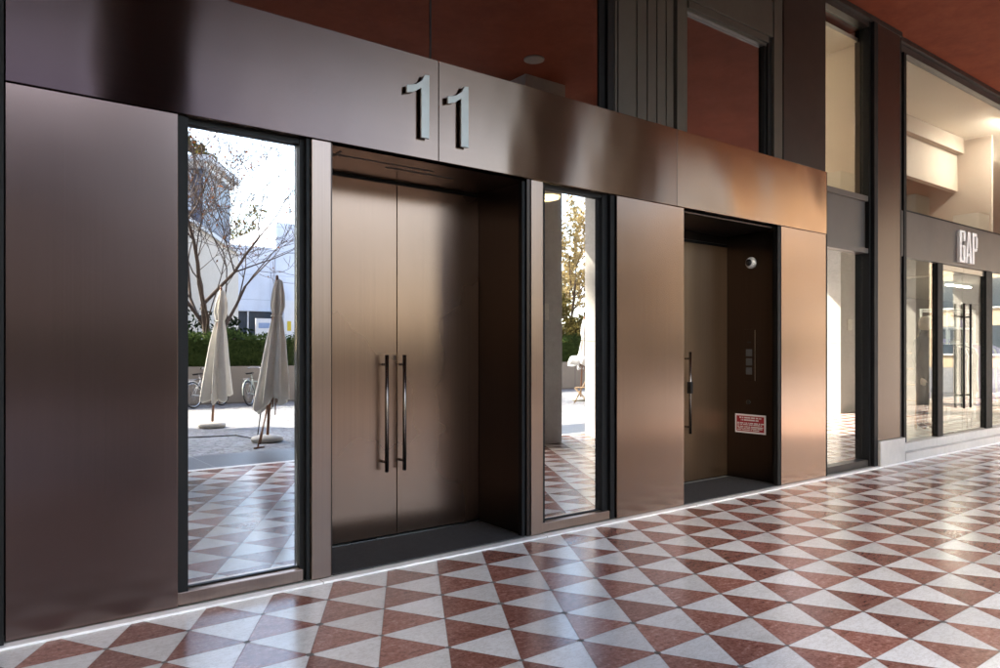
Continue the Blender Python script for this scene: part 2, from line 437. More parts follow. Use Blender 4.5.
# ------------------------------------------------------------------ setting
g = MB(); g.box(-900, 900, -900, 900, -.30, -.05).build('ground', M['ground']); tag(bpy.data.objects['ground'], kind='structure')
o = MB().box(-60, 90, -75, -6.152, -.05, -.012).build('plaza_paving', M['setts']); tag(o, kind='structure')
o = MB().box(-60, 60, -6.15, -4.90, -.05, -.006).build('paving_border', M['dark_slab']); tag(o, kind='structure')
o = MB().box(-60, 60, -4.897, -4.78, -.05, .002).build('paving_edge', M['marble_strip']); tag(o, kind='structure')
o = MB().box(-7, 60, -4.777, -.073, -.05, 0).build('arcade_floor', M['floor']); tag(o, kind='structure')
o = MB().box(-7, 60, -.07, .0, -.05, .012).build('marble_kerb', M['marble_strip'], bevel=.003); tag(o, kind='structure')
o = MB().box(-7, 60, .003, 9, -.05, .006).build('threshold_floor', M['ledge']); tag(o, kind='structure')
o = MB().box(-7, 60, -7.0, 9, 5.77, 6.3).build('ceiling', M['ceiling']); tag(o, kind='structure')

# ------------------------------------------------------- bronze office front
F = thing('office_front', (4.2, .2, 0), 'brushed bronze building front with mirror windows and two recessed doorways', 'building')
H0, H1 = 2.87, 3.60
# cladding sheets and fascia, all in one plane with fine open joints between them
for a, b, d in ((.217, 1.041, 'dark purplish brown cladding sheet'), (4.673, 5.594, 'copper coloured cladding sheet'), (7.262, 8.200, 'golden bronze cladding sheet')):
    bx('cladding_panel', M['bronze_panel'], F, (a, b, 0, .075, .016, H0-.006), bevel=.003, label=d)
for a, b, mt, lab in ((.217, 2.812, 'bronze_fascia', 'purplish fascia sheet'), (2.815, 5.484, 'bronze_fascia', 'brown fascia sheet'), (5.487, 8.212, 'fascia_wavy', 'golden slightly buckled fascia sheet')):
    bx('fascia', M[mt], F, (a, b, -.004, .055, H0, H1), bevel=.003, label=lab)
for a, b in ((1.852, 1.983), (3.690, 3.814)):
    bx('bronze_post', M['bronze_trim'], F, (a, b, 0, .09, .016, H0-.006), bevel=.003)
bx('end_post', M['frame_black'], F, (.09, .21, -.03, .1, .0, 5.765))
# mirror windows
def mirror_window(t0, t1, fl, fr_, sill_r, lab):
    w = bx('mirror_window', M['mirror_glass'], F, (t0, t1, .10, .112, .10, 2.835), label=lab)
    bx('window_frame', M['frame_black'], w, (t0-fl, t0-.001, .03, .13, .016, H0-.004), (t1+.001, t1+fr_*.55, .055, .13, .016, H0-.004), (t1+fr_*.55, t1+fr_-.004, .02, .13, .016, H0-.004),
       (t0, t1, .06, .13, 2.836, H0-.004), (t0, t1, .085, .13, .092, .0995))
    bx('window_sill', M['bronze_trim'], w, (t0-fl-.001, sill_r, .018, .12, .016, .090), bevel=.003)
    return w
mirror_window(1.105, 1.790, .06, .06, 1.80, 'wider mirror window')
mirror_window(3.860, 4.545, .042, .122, 4.60, 'narrow mirror window')
# main doorway: recess lining, two leaves with long bar handles
RD = .67
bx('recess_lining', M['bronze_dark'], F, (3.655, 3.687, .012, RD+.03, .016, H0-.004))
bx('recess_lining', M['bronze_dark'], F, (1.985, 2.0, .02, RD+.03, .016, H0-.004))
so = MB()
so.box(2.001, 3.654, .012, RD-.001, H0-.02, H0-.006)
so.build('recess_soffit', M['bronze_soffit'], F)
bx('air_slot', M['black'], F, (2.10, 2.115, .12, .52, H0-.024, H0-.0205), (2.55, 3.15, .30, .315, H0-.024, H0-.0205), (2.03, 2.9, .20, .212, H0-.024, H0-.0205))
bx('door_edge_frame', M['frame_black'], F, (3.62, 3.654, .03, .075, .016, H0-.022))
bx('door_head_frame', M['frame_black'], F, (2.001, 3.654, RD+.022, RD+.06, .016, H0-.021))
def leaf(t0, t1, y, hx, h0, h1, z0, z1, lock=None, mat=M['bronze_door']):
    d = bx('door_leaf', mat, F, (t0, t1, y, y+.02, z0, z1), bevel=.002)
    m = MB().tube([(hx, y-.075, h0), (hx, y-.075, h1)], .0155, 12)
    for z in (h0+.075, h1-.075): m.tube([(hx, y-.068, z), (hx, y-.002, z)], .011, 10)
    m.build('handle', M['steel_dark'], d)
    if lock:
        bx('lock', M['black'], d, (hx-.02, hx+.022, y-.098, y-.045, lock[0]+.01, lock[1]-.02), bevel=.006)
    return d
leaf(2.003, 2.8435, RD, 2.715, .545, 1.462, .03, H0-.045)
leaf(2.8505, 3.652, RD, 2.873, .545, 1.462, .03, H0-.045)
bx('door_sill', M['steel'], F, (2.001, 3.654, RD-.03, RD+.0, .007, .024))
# second doorway
R2 = .72; Z2 = 2.755
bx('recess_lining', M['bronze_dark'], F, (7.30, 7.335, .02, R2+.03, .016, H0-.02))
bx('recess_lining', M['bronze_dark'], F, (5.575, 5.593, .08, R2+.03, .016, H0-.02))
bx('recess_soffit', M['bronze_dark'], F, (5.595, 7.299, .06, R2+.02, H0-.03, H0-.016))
bx('door_edge_frame', M['frame_black'], F, (7.200, 7.258, .004, .05, .016, H0-.008), (7.262, 7.299, .078, .11, .016, H0-.032))
leaf(5.60, 6.440, R2, 6.36, .573, 1.48, .03, H0-.16, None, M['bronze_door_bright'])
leaf(6.446, 7.296, R2, 6.515, .573, 1.48, .03, H0-.16, (1.01, 1.17), M['bronze_door_bright'])
bx('door_head_frame', M['frame_black'], F, (5.595, 7.299, R2+.022, R2+.05, .016, H0-.031))
bx('transom', M['bronze_dark'], F, (5.60, 7.296, R2+.005, R2+.02, H0-.125, H0-.032))
# upper storey of the front
def upwin(t0, t1, z0, z1, y, frame, mat=M['upper_glass'], lab=None, extra=()):
    w = bx('upper_window', mat, F, (t0, t1, y, y+.01, z0, z1), label=lab)
    bx('window_frame', frame, w, *extra)
    return w
upwin(.25, 4.50, 3.604, 5.74, .062, M['frame_black'], M['wide_upper_glass'], lab='wide dark upper window', extra=((4.501, 4.575, .05, .12, 3.604, 5.765),))
bx('frame_edge', M['frame_black'], F, (4.58, 4.655, .02, .12, 3.604, 5.765))
bx('glass_joint', M['frame_black'], F, (2.779, 2.788, .0545, .0615, 3.604, 5.74))
rib = MB(); rib.box(4.66, 5.470, .036, .06, 3.604, 5.765)
gr = [4.66, 4.705, 4.952, 5.093, 5.225, 5.358, 5.470]
for a, b in zip(gr[:-1], gr[1:]): rib.box(a+.008, b-.008, .02, .035, 3.604, 5.765)
rib.build('ribbed_panel', M['frame_grey'], F, .003)
w = upwin(5.70, 7.01, 3.604, 4.80, .085, M['frame_grey'], lab='smaller upper window reflecting the red ceiling', extra=((5.602, 5.699, .045, .12, 3.604, 4.92), (5.70, 7.05, .045, .12, 4.802, 4.83), (5.70, 7.05, .02, .12, 4.8301, 4.90)))
bx('mullion', M['frame_grey'], F, (5.495, 5.60, .0, .12, 3.604, 5.765), bevel=.003)
bx('mullion', M['frame_grey'], F, (7.125, 7.285, .0, .1, 3.604, 5.765), bevel=.003)
bx('window_jamb', M['frame_black'], w, (7.012, 7.05, .05, .13, 3.604, 4.80))
bx('outer_jamb', M['frame_black'], w, (7.052, 7.12, .03, .13, 3.604, 4.90))
bx('shutter_box', M['frame_grey'], w, (5.602, 7.12, .01, .16, 4.905, 5.30), (5.602, 7.12, .03, .16, 5.3, 5.765), bevel=.004)
bx('upper_panel', M['frame_brown'], F, (7.312, 8.110, .0, .05, 3.604, 5.70), bevel=.003)
bx('backing_wall', M['dark_int'], F, (.0, 1.03, .14, .2, 0, 5.76), (4.66, 5.57, .18, .24, 0, 2.9), (4.66, 5.48, .14, .2, 3.6, 5.76), (7.34, 8.25, .16, .22, 0, 5.76), (1.86, 1.98, .14, .2, 0, 3), (0, 8.25, .17, .23, 2.90, 3.60))
# tall narrow window at the end of the front
w = bx('tall_window', M['tall_glass'], F, (8.23, 9.325, .12, .13, .10, 2.735), label='tall narrow window split by a dark transom')
bx('upper_light', M['shop_glass'], w, (8.23, 9.325, .12, .13, 3.47, 5.63))
bx('window_frame', M['frame_brown'], w, (8.13, 8.23, .02, .16, 3.604, 5.70), (8.23, 9.33, .04, .16, 5.632, 5.70))
bx('bottom_rail', M['frame_brown'], w, (8.23, 9.33, .05, .16, .016, .098))
bx('transom_panel', M['band_grey'], w, (8.23, 9.33, .09, .14, 2.80, 3.40), (8.23, 9.33, .05, .16, 3.40, 3.468), (8.23, 9.33, .05, .16, 2.737, 2.80))
bx('corner_frame', M['frame_black'], w, (9.332, 9.375, .04, .16, .016, 5.70), (9.378, 9.47, -.005, .16, .016, 5.70), (8.215, 8.229, -.0, .12, .016, 3.6))
bx('head_trim', M['frame_brown'], F, (7.30, 10.17, -.005, .12, 5.702, 5.765), bevel=.004)
# dark room behind the glass
bx('lobby_shell', M['dark_int'], F, (.05, 7.4, 4.0, 4.1, 0, 5.76), (0, .06, .2, 4.0, 0, 5.76), (5.3, 5.34, .25, 4.0, 0, 3.02), (.06, 7.4, .2, 4.0, 3.03, 3.5))

# dark bronze pier on its marble plinth
p = thing('pier', (9.82, .1, 0), 'dark bronze pier on a pale marble plinth beside the shop', 'pillar')
bx('shaft', M['pilaster'], p, (9.478, 10.10, .0, .3, .331, 5.70), bevel=.004)
bx('edge_strip', M['frame_black'], p, (10.102, 10.17, .012, .3, .331, 5.70))
bx('plinth', M['plinth_stone'], p, (9.476, 10.175, -.035, .3, .003, .329), bevel=.004)

# things fixed to the front
def numeral(pts, lab):
    m = MB().prism(pts, -.044, -.026)
    xs = [q[0] for q in pts]; xc = (min(xs)+max(xs))/2+.05
    m.box(xc-.012, xc+.012, -.027, -.003, 3.1, 3.13).box(xc-.012, xc+.012, -.027, -.003, 3.3, 3.33)
    o = m.build('numeral', M['numeral'], None, .002); return tag(o, lab, 'numeral', 'house number digits on the fascia')
one = [(.122,0), (.19,.0), (.19,.455), (.150,.448), (.128,.405), (.085,.370), (.005,.345), (.005,.292), (.065,.310), (.122,.350)]
numeral([(2.522+x, 3.005+z) for x, z in one], 'brushed steel digit 1 on the fascia, the one nearer the mirror window')
numeral([(2.862+x, 2.998+z) for x, z in one], 'brushed steel digit 1 on the fascia, the one farther along to the right')

JX = 7.30
cam = thing('security_camera', (JX, .397, 2.50), 'white round dome camera on the dark wall of the second doorway', 'camera')
Mx = Matrix.Rotation(R(-90), 3, 'Y')
MB().lathe((JX-.001, .397, 2.50), [(.066, 0), (.066, .018), (.058, .034), (.046, .05)], 28, Mx).build('housing', M['white'], cam)
MB().lathe((JX-.048, .40, 2.50), [(.040, 0), (.036, .014), (.024, .026), (.008, .031)], 24, Mx).build('lens_dome', M['black'], cam)
ic = thing('intercom', (JX, .415, 1.13), 'dark intercom plate with square buttons beside the second door', 'intercom')
bx('plate', M['bronze_dark'], ic, (JX-.006, JX-.001, .345, .49, 1.14, 1.74), bevel=.002)
bx('plate_edge', M['steel'], ic, (JX-.010, JX-.0065, .343, .349, 1.15, 1.73))
for i in range(3):
    bx('button', M['button_grey'], ic, (JX-.014, JX-.0065, .385, .462, 1.43-.105*i, 1.51-.105*i), bevel=.003)
bx('speaker_slot', M['black'], ic, (JX-.008, JX-.0062, .40, .45, 1.58, 1.60))
m = MB().lathe((JX-.001, .436, .902), [(.026, 0), (.026, .008), (.018, .012), (.016, .012)], 20, Mx)
tag(m.build('key_switch', M['black']), 'small round black key switch above the red notice', 'lock')
sg = thing('notice_sign', (JX, .41, .53), 'small red and white notice sign with lines of text', 'sign')
bx('sign_plate', M['white'], sg, (JX-.005, JX-.001, .212, .610, .545, .762), bevel=.001)
bx('red_field', M['red'], sg, (JX-.0065, JX-.0055, .232, .590, .565, .742))
tx = MB(); rn = random.Random(5)
for zc, a, b, hh in ((.722, .55, .275, .016), (.695, .53, .30, .016), (.660, .58, .245, .013), (.642, .58, .26, .011), (.618, .58, .245, .013), (.600, .57, .25, .011), (.581, .58, .30, .011)):
    y = a
    while y > b:
        wdt = rn.uniform(.006, .013)
        tx.box(JX-.0080, JX-.0070, y-wdt, y, zc-hh/2, zc+hh/2); y -= wdt + (.003 if rn.random() < .8 else .012)
tx.build('lettering', M['white'], sg)
o = MB().box(2.01, 3.645, .03, RD-.035, .0075, .018).build('door_mat', M['mat'], None, .003); tag(o, 'black rubber mat in front of the double bronze door', 'mat', 'mats in the doorways')
o = MB().box(5.61, 7.28, .03, R2-.035, .0075, .018).build('door_mat', M['mat'], None, .003); tag(o, 'black rubber mat in the doorway with the red notice', 'mat', 'mats in the doorways')
o = MB().lathe((4.72, .95, 2.995), [(.085, 0), (.10, .01), (.10, .034)], 28).build('recessed_lamp', M['lamp_warm']); tag(o, 'round warm lit lamp glimpsed behind the narrow mirror window', 'lamp')

# ---------------------------------------------------------------- shop front
S = thing('shop_front', (13, .2, 0), 'glazed shop front with dark sign band and glass double door', 'shop front')
SY = .15
bx('stone_base', M['plinth_stone'], S, (10.18, 40, -.04, .06, .004, .115), (10.18, 40, .06, .30, .004, .225), bevel=.004)
bx('sign_band', M['band_grey'], S, (10.20, 40, SY-.05, SY+.05, 2.79, 3.42), bevel=.004)
bx('head_trim', M['frame_brown'], S, (10.18, 40, SY-.10, SY+.06, 5.70, 5.766), (10.18, 40, SY-.05, SY+.06, 5.60, 5.695), bevel=.004)
fr = MB(); fr.box(10.18, 10.50, SY+.02, SY+.08, .226, 5.6); fr.box(10.42, 10.50, SY-.06, SY+.015, .226, 5.6)
fr.box(11.56, 11.74, SY-.04, SY+.05, .226, 2.785).box(13.40, 13.66, SY-.04, SY+.05, .226, 2.785).box(10.5, 40, SY-.03, SY+.03, 3.425, 3.45)
for t in (19.2, 23.5, 28, 33): fr.box(t, t+.15, SY-.04, SY+.05, .226, 5.6)
fr.build('frame', M['frame_black'], S)
bx('upper_pane', M['shop_glass'], S, (10.505, 40, SY, SY+.01, 3.455, 5.595))
bx('display_pane', M['door_glass'], S, (10.505, 11.555, SY, SY+.01, .23, 2.785))
bx('display_pane', M['door_glass'], S, (13.665, 40, SY, SY+.01, .23, 2.785))
for a, b, hx in ((11.745, 12.565, 12.45), (12.575, 13.395, 12.70)):
    d = bx('glass_door', M['door_glass'], S, (a, b, SY, SY+.012, .24, 2.70))
    m = MB().tube([(hx, SY-.06, .60), (hx, SY-.06, 2.22)], .017, 10)
    for z in (.80, 2.02): m.tube([(hx, SY-.06, z), (hx, SY+.0, z)], .012, 8)
    m.build('handle', M['black'], d)
    bx('top_rail', M['steel'], d, (a, b, SY-.012, SY+.024, 2.70, 2.78))
    bx('bottom_rail', M['steel'], d, (a, b, SY-.012, SY+.024, .228, .24))
# condensed raised letters
def letter(polys, lab):
    m = MB()
    for q in polys: m.prism(q, SY-.095, SY-.052)
    o = m.build('letter', M['white'], S); o['label'] = lab
def L(x0, s): return [[(x0+x*s, 2.845+z*.48) for x, z in q] for q in s_]
def poly(x0, w, polys): return [[(x0+x*w, 2.845+z*.485) for x, z in q] for q in polys]
Gp = [[(0,.06),(.34,.06),(.34,.94),(0,.94)], [(.06,0),(.94,0),(.98,.06),(.345,.06),(.0,.055)], [(.0,.945),(.345,.945),(.98,.945),(.94,1),(.06,1)], [(.66,.065),(1,.065),(1,.46),(.66,.46)], [(.50,.465),(1,.465),(1,.54),(.50,.54)], [(.66,.68),(1,.68),(1,.94),(.66,.94)]]
Ap = [[(0,0),(.27,0),(.50,.86),(.50,1),(.34,1)], [(.505,1),(.505,.86),(.66,0),(1,0),(.70,1)], [(.34,.22),(.62,.22),(.59,.32),(.37,.32)]]
Pp = [[(0,0),(.36,0),(.36,1),(0,1)], [(.365,.9),(.85,.9),(.80,1),(.365,1)], [(.66,.5),(.98,.55),(1,.86),(.86,.895),(.66,.895)], [(.365,.42),(.82,.42),(.96,.52),(.365,.5)]]
letter(poly(12.20, .21, Gp), 'raised pale letter G'); letter(poly(12.425, .24, Ap), 'raised pale letter A'); letter(poly(12.68, .21, Pp), 'raised pale letter P')
# shop interior: shell, bulkhead and mezzanine
bx('interior_shell', M['beige_light'], S, (9.58, 40, 7.0, 7.1, .006, 5.76), (39.9, 40, .3, 7, .006, 5.76), (9.56, 9.64, .26, 7.0, .006, 5.70), (9.65, 39.9, .28, 7.0, 5.70, 5.765))
bx('bulkhead', M['taupe_wall'], S, (9.65, 16.0, 1.5, 1.62, 4.67, 5.695), (9.65, 16.0, 1.38, 1.495, 5.40, 5.695))
bx('dimming_wall', M['shop_dark'], S, (9.65, 39.8, 5.2, 5.3, .007, 3.049))  # dark wall added to dim the shop's ground floor
bx('partition', M['taupe_wall'], S, (16.0, 16.06, .9, 5.0, 3.0, 5.66))
bx('mezzanine_slab', M['taupe_wall'], S, (9.65, 39.9, 1.0, 7.0, 3.05, 3.30))
bx('side_room', M['beige_light'], S, (8.2, 9.55, 4.5, 4.6, .006, 5.7), (8.15, 8.2, .25, 4.6, .006, 5.7), (8.2, 9.55, .26, 4.5, 5.55, 5.6))
# lit strip lamps inside the shop
lamps = [(12.4, 2.6, 'bright lit strip lamp over the first part of the shop floor'), (15.0, 2.9, 'bright lit strip lamp over the middle of the shop'), (18.5, 2.4, 'bright lit strip lamp farthest inside the shop')]
for x, y, lab in lamps:
    l = thing('strip_lamp', (x, y, 2.98), lab, 'lamp', 'strip lamps in the shop')
    bx('tube', M['lamp_soft'], l, (x-.6, x+.6, y-.04, y+.04, 2.965, 2.985))
    bx('tray', M['white'], l, (x-.63, x+.63, y-.06, y+.06, 2.987, 3.045))
for x, y, lab in ((15.75, .36, 'unseen strip lamp added close behind the upper glass to light the shop'), (17.6, 1.9, 'bright lit strip lamp under the shop ceiling past the partition')):  # the first is added out of view to light the bulkhead
    l = thing('strip_lamp', (x, y, 5.6), lab, 'lamp', 'strip lamps in the shop')
    bx('tube', M['lamp_white'], l, (x-.8, x+.8, y-.04, y+.04, 5.60, 5.62))
    bx('tray', M['white'], l, (x-.83, x+.83, y-.06, y+.06, 5.622, 5.695))
l = thing('strip_lamp', (8.9, 3.4, 5.5), 'lit strip lamp inside the tall narrow window', 'lamp', 'strip lamps in the shop')
bx('tube', M['lamp_white'], l, (8.5, 9.3, 3.36, 3.44, 5.49, 5.51)); bx('tray', M['white'], l, (8.48, 9.32, 3.34, 3.46, 5.512, 5.548))
# stock
r_ = thing('clothes_shelf', (17.0, 2.0, 0), 'white steel shelf rack with folded clothes inside the shop', 'shelf')
m = MB()
for x in (16.3, 17.7):
    for y in (1.8, 2.3): m.box(x-.02, x+.02, y-.02, y+.02, .006, 2.35)
m.box(16.28, 17.72, 1.775, 2.325, 2.351, 2.37)
m.box(16.28, 17.72, 1.775, 2.325, .007, .03)
m.build('frame', M['white'], r_)
for z in (.45, .95, 1.45, 1.95, 2.3): bx('shelf', M['white'], r_, (16.32, 17.68, 1.82, 2.28, z, z+.03))
rn = random.Random(3)
for z in (.48, .98, 1.48, 1.98):
    for i in range(5):
        hh = rn.uniform(.10, .28)
        o = bx('clothes_pile', M[rn.choice(['fabric_cream', 'fabric_dark', 'fabric_cream', 'white', 'fabric_lilac'])], None, (16.36+.27*i, 16.58+.27*i, 1.86, 2.22, z+.001, z+hh), bevel=.02)
        tag(o, 'folded clothes piled on the white steel shelf rack', 'clothes', 'folded clothes on the shelf rack')
def rail(x0, x1, y, mats, lab):
    r = thing('clothes_rail', ((x0+x1)/2, y, 0), lab, 'clothes rail', 'clothes rails in the shop')
    MB().tube([(x0, y, .006), (x0, y, 1.62), (x1, y, 1.62), (x1, y, .006)], .015, 8).build('rail_frame', M['steel'], r)
    rn = random.Random(int(x0*10)); x = x0+.08
    while x < x1-.08:
        m = MB(); hgt = rn.uniform(.75, 1.15); dy = rn.uniform(-.02, .02); t = rn.uniform(.025, .045)
        prof = [(.03, 1.60), (.20, 1.52), (.24, 1.40), (.22, 1.10), (.25, 1.60-hgt)]
        vs = []
        for hw, z in prof:
            vs += [(x-t*.5, y-hw+dy, z), (x+t*.5, y-hw+dy, z), (x+t*.5, y+hw+dy, z), (x-t*.5, y+hw+dy, z)]
        fs = []
        for i in range(len(prof)-1):
            for k in range(4): fs.append((i*4+k, i*4+(k+1) % 4, i*4+4+(k+1) % 4, i*4+4+k))
        fs.append((0,1,2,3)); n = len(prof)*4; fs.append((n-1,n-2,n-3,n-4))
        m.add(vs, fs, True)
        o = m.build('hanging_garment', M[rn.choice(mats)]); tag(o, 'garment hanging on ' + lab, 'garment', 'garments hanging in the shop')
        x += t + rn.uniform(.02, .05)
rail(15.3, 16.3, 1.0, ['fabric_lilac', 'fabric_lilac', 'fabric_cream'], 'clothes rail of lilac and cream garments')
rail(13.85, 14.95, .95, ['fabric_dark', 'fabric_dark', 'fabric_dark', 'fabric_cream'], 'clothes rail of mostly dark garments behind the glass door')

# leaning wooden display ladder and a dressed mannequin behind the fixed pane
ld = MB()
for s in (0, .42): ld.tube([(12.35+s*.6, .75+s, .23), (12.95+s*.6, .95+s, 1.75)], .022, 6)
for i in range(5):
    f = .12+.17*i; ld.tube([(12.35+.6*f, .75+.2*f, .23+1.52*f), (12.35+.25+.6*f, .75+.42+.2*f, .23+1.52*f)], .016, 6)
tag(ld.build('display_ladder', M['wood_light']), 'pale wooden ladder leaning inside the shop window', 'ladder')
def skin_figure(name, verts, edges, radii, mat, parent, sub=2):
    me = bpy.data.meshes.new(name); off = parent.location
    me.from_pydata([tuple(Vector(v)-off) for v in verts], edges, []); o = bpy.data.objects.new(name, me); C.objects.link(o); o.parent = parent
    me.materials.append(mat)
    s = o.modifiers.new('skin', 'SKIN'); s.use_smooth_shade = True
    for i, r in enumerate(radii):
        me.skin_vertices[0].data[i].radius = (r, r) if not hasattr(r, '__len__') else r
    me.skin_vertices[0].data[0].use_root = True
    u = o.modifiers.new('sub', 'SUBSURF'); u.levels = sub; u.render_levels = sub
    return o
mx, my, mz = 12.50, .70, .23
mn = thing('mannequin', (mx, my, mz), 'dark clothed mannequin standing behind the shop window post', 'mannequin')
def P(x, y, z): return (mx+x, my+y, mz+z)
V = [P(0,0,.95), P(0,0,1.15), P(0,0,1.38), P(0,0,1.50), P(.0,-.02,1.58), P(0,-.03,1.68), P(0,-.02,1.78),
     P(-.19,0,1.42), P(-.27,.02,1.15), P(-.25,-.08,.90), P(-.24,-.12,.80), P(.19,0,1.42), P(.27,.02,1.15), P(.26,-.06,.90), P(.25,-.09,.80),
     P(-.10,0,.88), P(-.11,-.01,.50), P(-.11,.02,.08), P(-.12,-.10,.03), P(.10,0,.88), P(.11,.01,.50), P(.12,.03,.08), P(.13,-.09,.03)]
Ed = [(0,1),(1,2),(2,3),(3,4),(4,5),(5,6),(2,7),(7,8),(8,9),(9,10),(2,11),(11,12),(12,13),(13,14),(0,15),(15,16),(16,17),(17,18),(0,19),(19,20),(20,21),(21,22)]
Ra = [.15,.14,.15,.06,.055,.085,.07,.065,.05,.038,.035,.065,.05,.038,.035,.095,.062,.042,.035,.095,.062,.042,.035]
skin_figure('body', V, Ed, Ra, M['fabric_dark'], mn)
MB().lathe(P(0,-.025,1.575), [(.045,0),(.085,.06),(.092,.13),(.08,.20),(.04,.24)], 20).build('head', M['skin'], mn)
for s in (-1, 1):
    m = MB(); b = P(.25*s, -.10, .80)
    for j in range(4): m.tube([(b[0]+s*.008, b[1]-.03+.018*j, b[2]), (b[0]+s*.012, b[1]-.034+.02*j, b[2]-.05), (b[0]+s*.002, b[1]-.034+.02*j, b[2]-.095+.008*abs(j-1))], [.010,.009,.006], 6)
    m.tube([(b[0], b[1]-.035, b[2]-.005), (b[0]-s*.012, b[1]-.06, b[2]-.045)], [.011,.008], 6)
    m.lathe((b[0]+s*.006, b[1], b[2]-.03), [(.018,-.03),(.036,0),(.034,.03),(.022,.06)], 12)
    m.build('hand', M['skin'], mn)

# ------------------------------------------------------------ arcade columns
def column(t, w, lab):
    c = thing('column', (t+w/2, -4.41, 0), lab, 'column', 'stone columns along the open side of the arcade')
    bx('shaft', M['column'], c, (t, t+w, -4.77, -4.05, .004, 1.648), (t, t+w, -4.77, -4.05, 1.656, 3.4), (t, t+w, -4.77, -4.05, 3.408, 5.768), (t+.01, t+w-.01, -4.76, -4.06, 1.648, 1.656), (t+.01, t+w-.01, -4.76, -4.06, 3.4, 3.408), bevel=.004)
    bx('wall_box', M['base_stone'], c, (t+.30, t+.52, -4.049, -4.03, 1.98, 2.24))
for t, w, lab in ((1.30, .82, 'grey stone column reflected as a dark band in the fascia at the left'), (7.05, .82, 'grey stone column reflected dark in the narrow mirror window'), (9.08, .80, 'grey stone column reflected white and sunlit beside a yellow tree'),
                  (16.80, .9, 'grey stone column reflected in the tall narrow window'), (20.95, .85, 'grey stone column reflected in the fixed pane of the shop'), (25.3, .85, 'grey stone column next to the farthest along the arcade'), (29.7, .85, 'grey stone column farthest along the arcade'), (-4.6, .85, 'grey stone column at the closed end of the arcade')):
    column(t, w, lab)
dl = MB().lathe((6.8, -3.55, 5.745), [(.13, 0), (.15, .008), (.15, .024)], 28)
tag(dl.build('downlight', M['lamp_off']), 'round unlit ceiling light reflected in the dark upper window', 'lamp')

# --------------------------------------------------------------- plaza things
def star_cloth(c, prof, folds, seed, hem, lean=0.0, top=2.6):
    """closed parasol cloth: prof = (radius, height); folds grow towards the hem"""
    rn = random.Random(seed); n = 72; vs = []; fs = []
    ph = [rn.uniform(0, 6.28) for _ in range(4)]
    for i, (r, z) in enumerate(prof):
        u = i/(len(prof)-1)
        for k in range(n):
            t = 2*math.pi*k/n
            rr = r*(1 + (.20+.24*u)*math.cos(folds*t + ph[0] + .9*u) + .12*u*math.cos(3*t+ph[1]+u) + .09*math.cos(13*t+ph[2]+3*u) + .05*math.sin(9*u+2*t))
            zz = z + (hem*math.cos(t-ph[3]) + .05*math.cos(folds*t))*max(0, u-.55)/.45
            vs.append((c[0]+lean*(.35+.65*zz/top)*1.15+rr*math.cos(t)+.03*math.sin(5*u+ph[1])*u, c[1]+rr*math.sin(t), zz))
    for i in range(len(prof)-1):
        for k in range(n):
            a = i*n+k; b = i*n+(k+1) % n; fs.append((a, a+n, b+n, b))
    m = MB(); m.add(vs, fs, True); return m
def parasol(x, y, mat, seed, lab, top=2.69, low=.62, rad=.2, base=True, lean=.17):
    u = thing('closed_parasol', (x, y, 0), lab, 'parasol', 'closed parasols standing on the plaza')
    H = top-low
    prof = [(.012, top), (.05, top-.04), (.085, top-.25), (.10, top-.45), (.065, top-.62), (.095, top-.78), (.13, top-1.05), (.155*rad/.2, top-1.35), (.18*rad/.2, top-.8*H), (rad, low+.15), (rad*1.05, low), (rad*.9, low-.02), (rad*.6, low+.1)]
    star_cloth((x, y), prof, 7, seed, .16, lean, top).build('canopy', mat, u)
    MB().tube([(x, y, -.01), (x+lean, y, top+.03)], .024, 8).build('pole', M['wood'], u)
    MB().lathe((x+lean, y, top), [(.02, 0), (.028, .02), (.015, .06)], 10).build('finial', M['wood'], u)
    rn = random.Random(seed)
    m = MB()
    for k in range(8):
        t = k*math.pi/4+.2; q = rn.uniform(.06, .15)
        m.tube([(x+lean+.03*math.cos(t), y+.03*math.sin(t), top-.1), (x+lean*.5+q*math.cos(t), y+q*math.sin(t), low-rn.uniform(-.05, .22))], .010, 5)
    m.build('ribs', M['wood'], u)
    MB().torus((x+lean*.9, y, top-.62), .075, .012, Matrix.Identity(3), 20, 5).build('tie_band', mat, u)
    if base:
        MB().lathe((x, y, -.012), [(.21, 0), (.25, .02), (.26, .05), (.24, .085), (.15, .11), (.03, .115)], 28).build('base', M['base_stone'], u)
    return u
pu = parasol(4.15, -7.17, M['canvas'], 4, 'closed cream parasol nearer the arcade, its folds tied at the top')
MB().tube([(4.17, -7.15, .62), (3.75, -6.45, -.005)], .014, 6).tube([(4.12, -7.08, .60), (3.79, -6.44, .06)], .010, 6).tube([(3.68, -6.40, .0), (3.86, -6.50, .0)], .018, 6).build('strut', M['wood'], pu)
parasol(4.05, -9.97, M['canvas'], 9, 'closed cream parasol nearer the hedge, standing behind the other')
parasol(14.9, -11.0, M['canvas_white'], 21, 'closed white parasol standing in the sun beyond the arcade', 2.45, 1.0, .34)
o = MB().tube([(4.1, -7.3, .55), (4.08, -7.45, .01), (4.0, -8.3, .0), (2.6, -8.6, .0)], .010, 6).build('rope', M['rope']); tag(o, 'dark thin rope trailing from the nearer parasol over the paving', 'rope')

